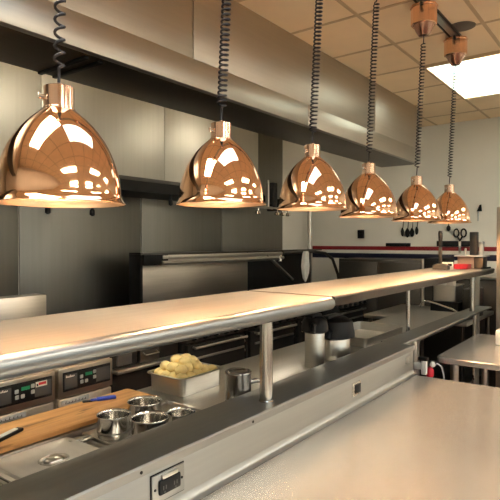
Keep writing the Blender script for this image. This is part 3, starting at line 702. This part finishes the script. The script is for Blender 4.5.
# ------------------------------------------------------------------ sink corner beyond the counter
bt = thing('sink_table', 'steel side table under the far end of the pass shelf', 'table', (5.2,1.7,0))
obj('top', MB().box(4.75,5.75,1.24,2.2,.86,.895,.005), M['steel'], bt)
obj('undershelf', MB().box(4.8,5.7,1.28,2.15,.3,.32,.003), M['dsteel'], bt)
for sx in (4.8,5.7):
    for sy in (1.29,2.15): obj('leg', MB().cyl((sx,sy,0),(sx,sy,.862),.02,12), M['dsteel'], bt)
tag(obj('black_crate', MB().loft(5.15,1.51,[(.13,.12,.01,.8955),(.15,.13,.012,.9),(.15,.13,.012,1.035),(.14,.12,.01,1.04)],True,True), M['black'], loc=(5.15,1.51,.8955)), 'black box under the deep steel pan on the side table', 'box')
tag(obj('steel_bin', pan_mb(5.15,1.515,.14,.115,1.0405,1.19,.010,.02,.012), M['satin'], loc=(5.15,1.515,1.04)), 'deep steel pan on the black box below the shelf end', 'pan')
for i, (x, y, lb) in enumerate(((5.09,1.47,'white tub in the deep steel pan, right one'),(5.12,1.565,'white tub in the deep steel pan, left one'))):
    q = thing('tub', lb, 'tub', (x,y,1.19), 'tubs in the steel pan')
    obj('body', MB().lathe((x,y,1.05),[(.036,0),(.042,.19),(.040,.2)],20), M['white'], q)
    obj('lid', MB().lathe((x,y,1.2505),[(.045,0),(.045,.010),(.040,.013)],20), M['white'], q)
fc = thing('faucet', 'bent chrome faucet pipe below the far shelf', 'faucet', (4.9,1.45,.895))
obj('spout', MB().tube([(4.80,1.29,.8955),(4.80,1.30,.96),(4.80,1.38,1.00),(4.80,1.50,1.035),(4.80,1.585,1.055),(4.80,1.625,1.055),(4.80,1.655,1.035),(4.80,1.665,1.0)],.008,10), M['chrome'], fc)
obj('lever', MB().tube([(4.80,1.32,.92),(4.80,1.45,.932),(4.80,1.66,.94)],.008,8), M['satin'], fc)
tag(obj('cereal_box', MB().box(5.05,5.35,1.25,1.36,.8955,1.16,.004), M['dsteel'], loc=(5.2,1.3,.8955)), 'dull steel box right of the deep steel pan', 'box')
tag(obj('drain_pipe', MB().cyl((5.0,1.22,0),(5.0,1.22,1.45),.022,16), M['white']), 'white vertical pipe behind the far shelf post', 'pipe')

# ------------------------------------------------------------------ right rear table, fridge
rt = thing('side_table', 'small steel table beyond the foreground table, next to the fridge', 'table', (3.7,.5,0))
obj('table_top', MB().loft(3.70,.45,[(.49,.56,.05,.868),(.50,.57,.055,.872),(.50,.57,.055,.900),(.494,.564,.05,.906)],True,True), M['table'], rt)
obj('leg', MB().cyl((3.40,.96,0),(3.40,.96,.869),.026,18), M['satin'], rt)
for x, y in ((3.27,-.05),(4.12,-.05),(4.12,.95)): obj('leg', MB().cyl((x,y,0),(x,y,.869),.022,14), M['satin'], rt)
obj('undershelf', MB().box(3.25,4.15,-.08,.93,.28,.30,.003), M['dsteel'], rt)
ap = thing('countertop_appliance', 'cream boxy appliance with dark slot on the side table by the fridge', 'appliance', (3.9,.6,.906))
obj('body', MB().box(3.80,4.10,.42,.81,.9065,1.005,.010), M['white'], ap)
obj('slot_panel', MB().box(3.792,3.802,.46,.765,.925,.975,.003), M['dark'], ap)
obj('slot_bar', MB().box(3.788,3.793,.48,.75,.945,.953,.001), M['greyplate'], ap)
fg = thing('fridge', 'tall stainless refrigerator cut off by the right edge', 'refrigerator', (4.75,.55,0))
obj('body', MB().box(4.37,5.2,.10,.925,.10,1.862,.012), M['fryer'], fg)
obj('door', MB().box(4.335,4.366,.12,.92,.16,1.862,.006), M['fryer'], fg)
obj('door_seal', MB().box(4.364,4.372,.11,.915,.14,1.82), M['dark'], fg)
obj('handle', MB().cyl((4.29,.84,.9),(4.29,.84,1.4),.012,12).cyl((4.29,.84,.95),(4.34,.84,.95),.008,8).cyl((4.29,.84,1.35),(4.34,.84,1.35),.008,8), M['chrome'], fg)
for x in (4.45,5.1):
    for y in (.18,.85): obj('caster', MB().cyl((x,y-.02,.05),(x,y+.02,.05),.05,18).cyl((x,y,.05),(x,y,.11),.015,8), M['dark'], fg)
# bits between the counters
sb = thing('switch_box', 'white switch box hanging below the end of the ledge', 'switch box', (3.02,1.03,.88))
obj('box', MB().box(3.0,3.03,1.005,1.035,.835,.915,.004).box(3.01,3.03,1.03,1.075,.86,.90,.002), M['white'], sb)
obj('cover', MB().box(2.995,3.03,.998,1.05,.9155,.935,.003), M['dark'], sb)
vb = thing('valve', 'red valve with white knob and pale cable under the far ledge', 'valve', (3.10,1.0,.84))
obj('knob', MB().lathe((3.10,1.0,.862),[(.004,0),(.015,.008),(.017,.018),(.012,.03),(.003,.034)],16), M['white'], vb)
obj('cable', MB().tube([(3.10,.995,.875),(3.11,.975,.885),(3.12,.955,.87),(3.13,.945,.82),(3.13,.94,.70),(3.13,.95,0.005)],.005,8), M['greyplate'], vb)
obj('body', MB().lathe((3.10,1.015,.80),[(.014,0),(.022,.01),(.022,.045),(.012,.062)],18).cyl((3.10,1.015,0.0),(3.10,1.015,.80),.012,10), M['redp'], vb)

# ------------------------------------------------------------------ daylight, camera, colour
w = bpy.data.worlds.new('World'); S.world = w; w.use_nodes = True
nt = w.node_tree; nt.nodes.clear()
ow = nt.nodes.new('ShaderNodeOutputWorld'); bg = nt.nodes.new('ShaderNodeBackground')
sk = nt.nodes.new('ShaderNodeTexSky'); sk.sky_type = 'HOSEK_WILKIE'; sk.turbidity = 3.0
sk.sun_direction = Vector((.5,.6,.6)).normalized()
nt.links.new(sk.outputs[0], bg.inputs[0]); bg.inputs[1].default_value = 8.0; nt.links.new(bg.outputs[0], ow.inputs[0])

cam = bpy.data.cameras.new('camera'); co = bpy.data.objects.new('camera', cam); COL.objects.link(co)
cam.sensor_width = 36; cam.lens = 527.37/500*36; cam.clip_start = .02
co.location = (0,0,1.6)
yaw, pit = math.radians(37.032), math.radians(-.9385)
fw = Vector((math.cos(yaw)*math.cos(pit), math.sin(yaw)*math.cos(pit), math.sin(pit)))
co.rotation_euler = fw.to_track_quat('-Z','Y').to_euler()
S.camera = co
vs = S.view_settings
vs.view_transform = 'Standard'; vs.look = 'None'; vs.gamma = 1; vs.use_curve_mapping = False; vs.exposure = 0.36
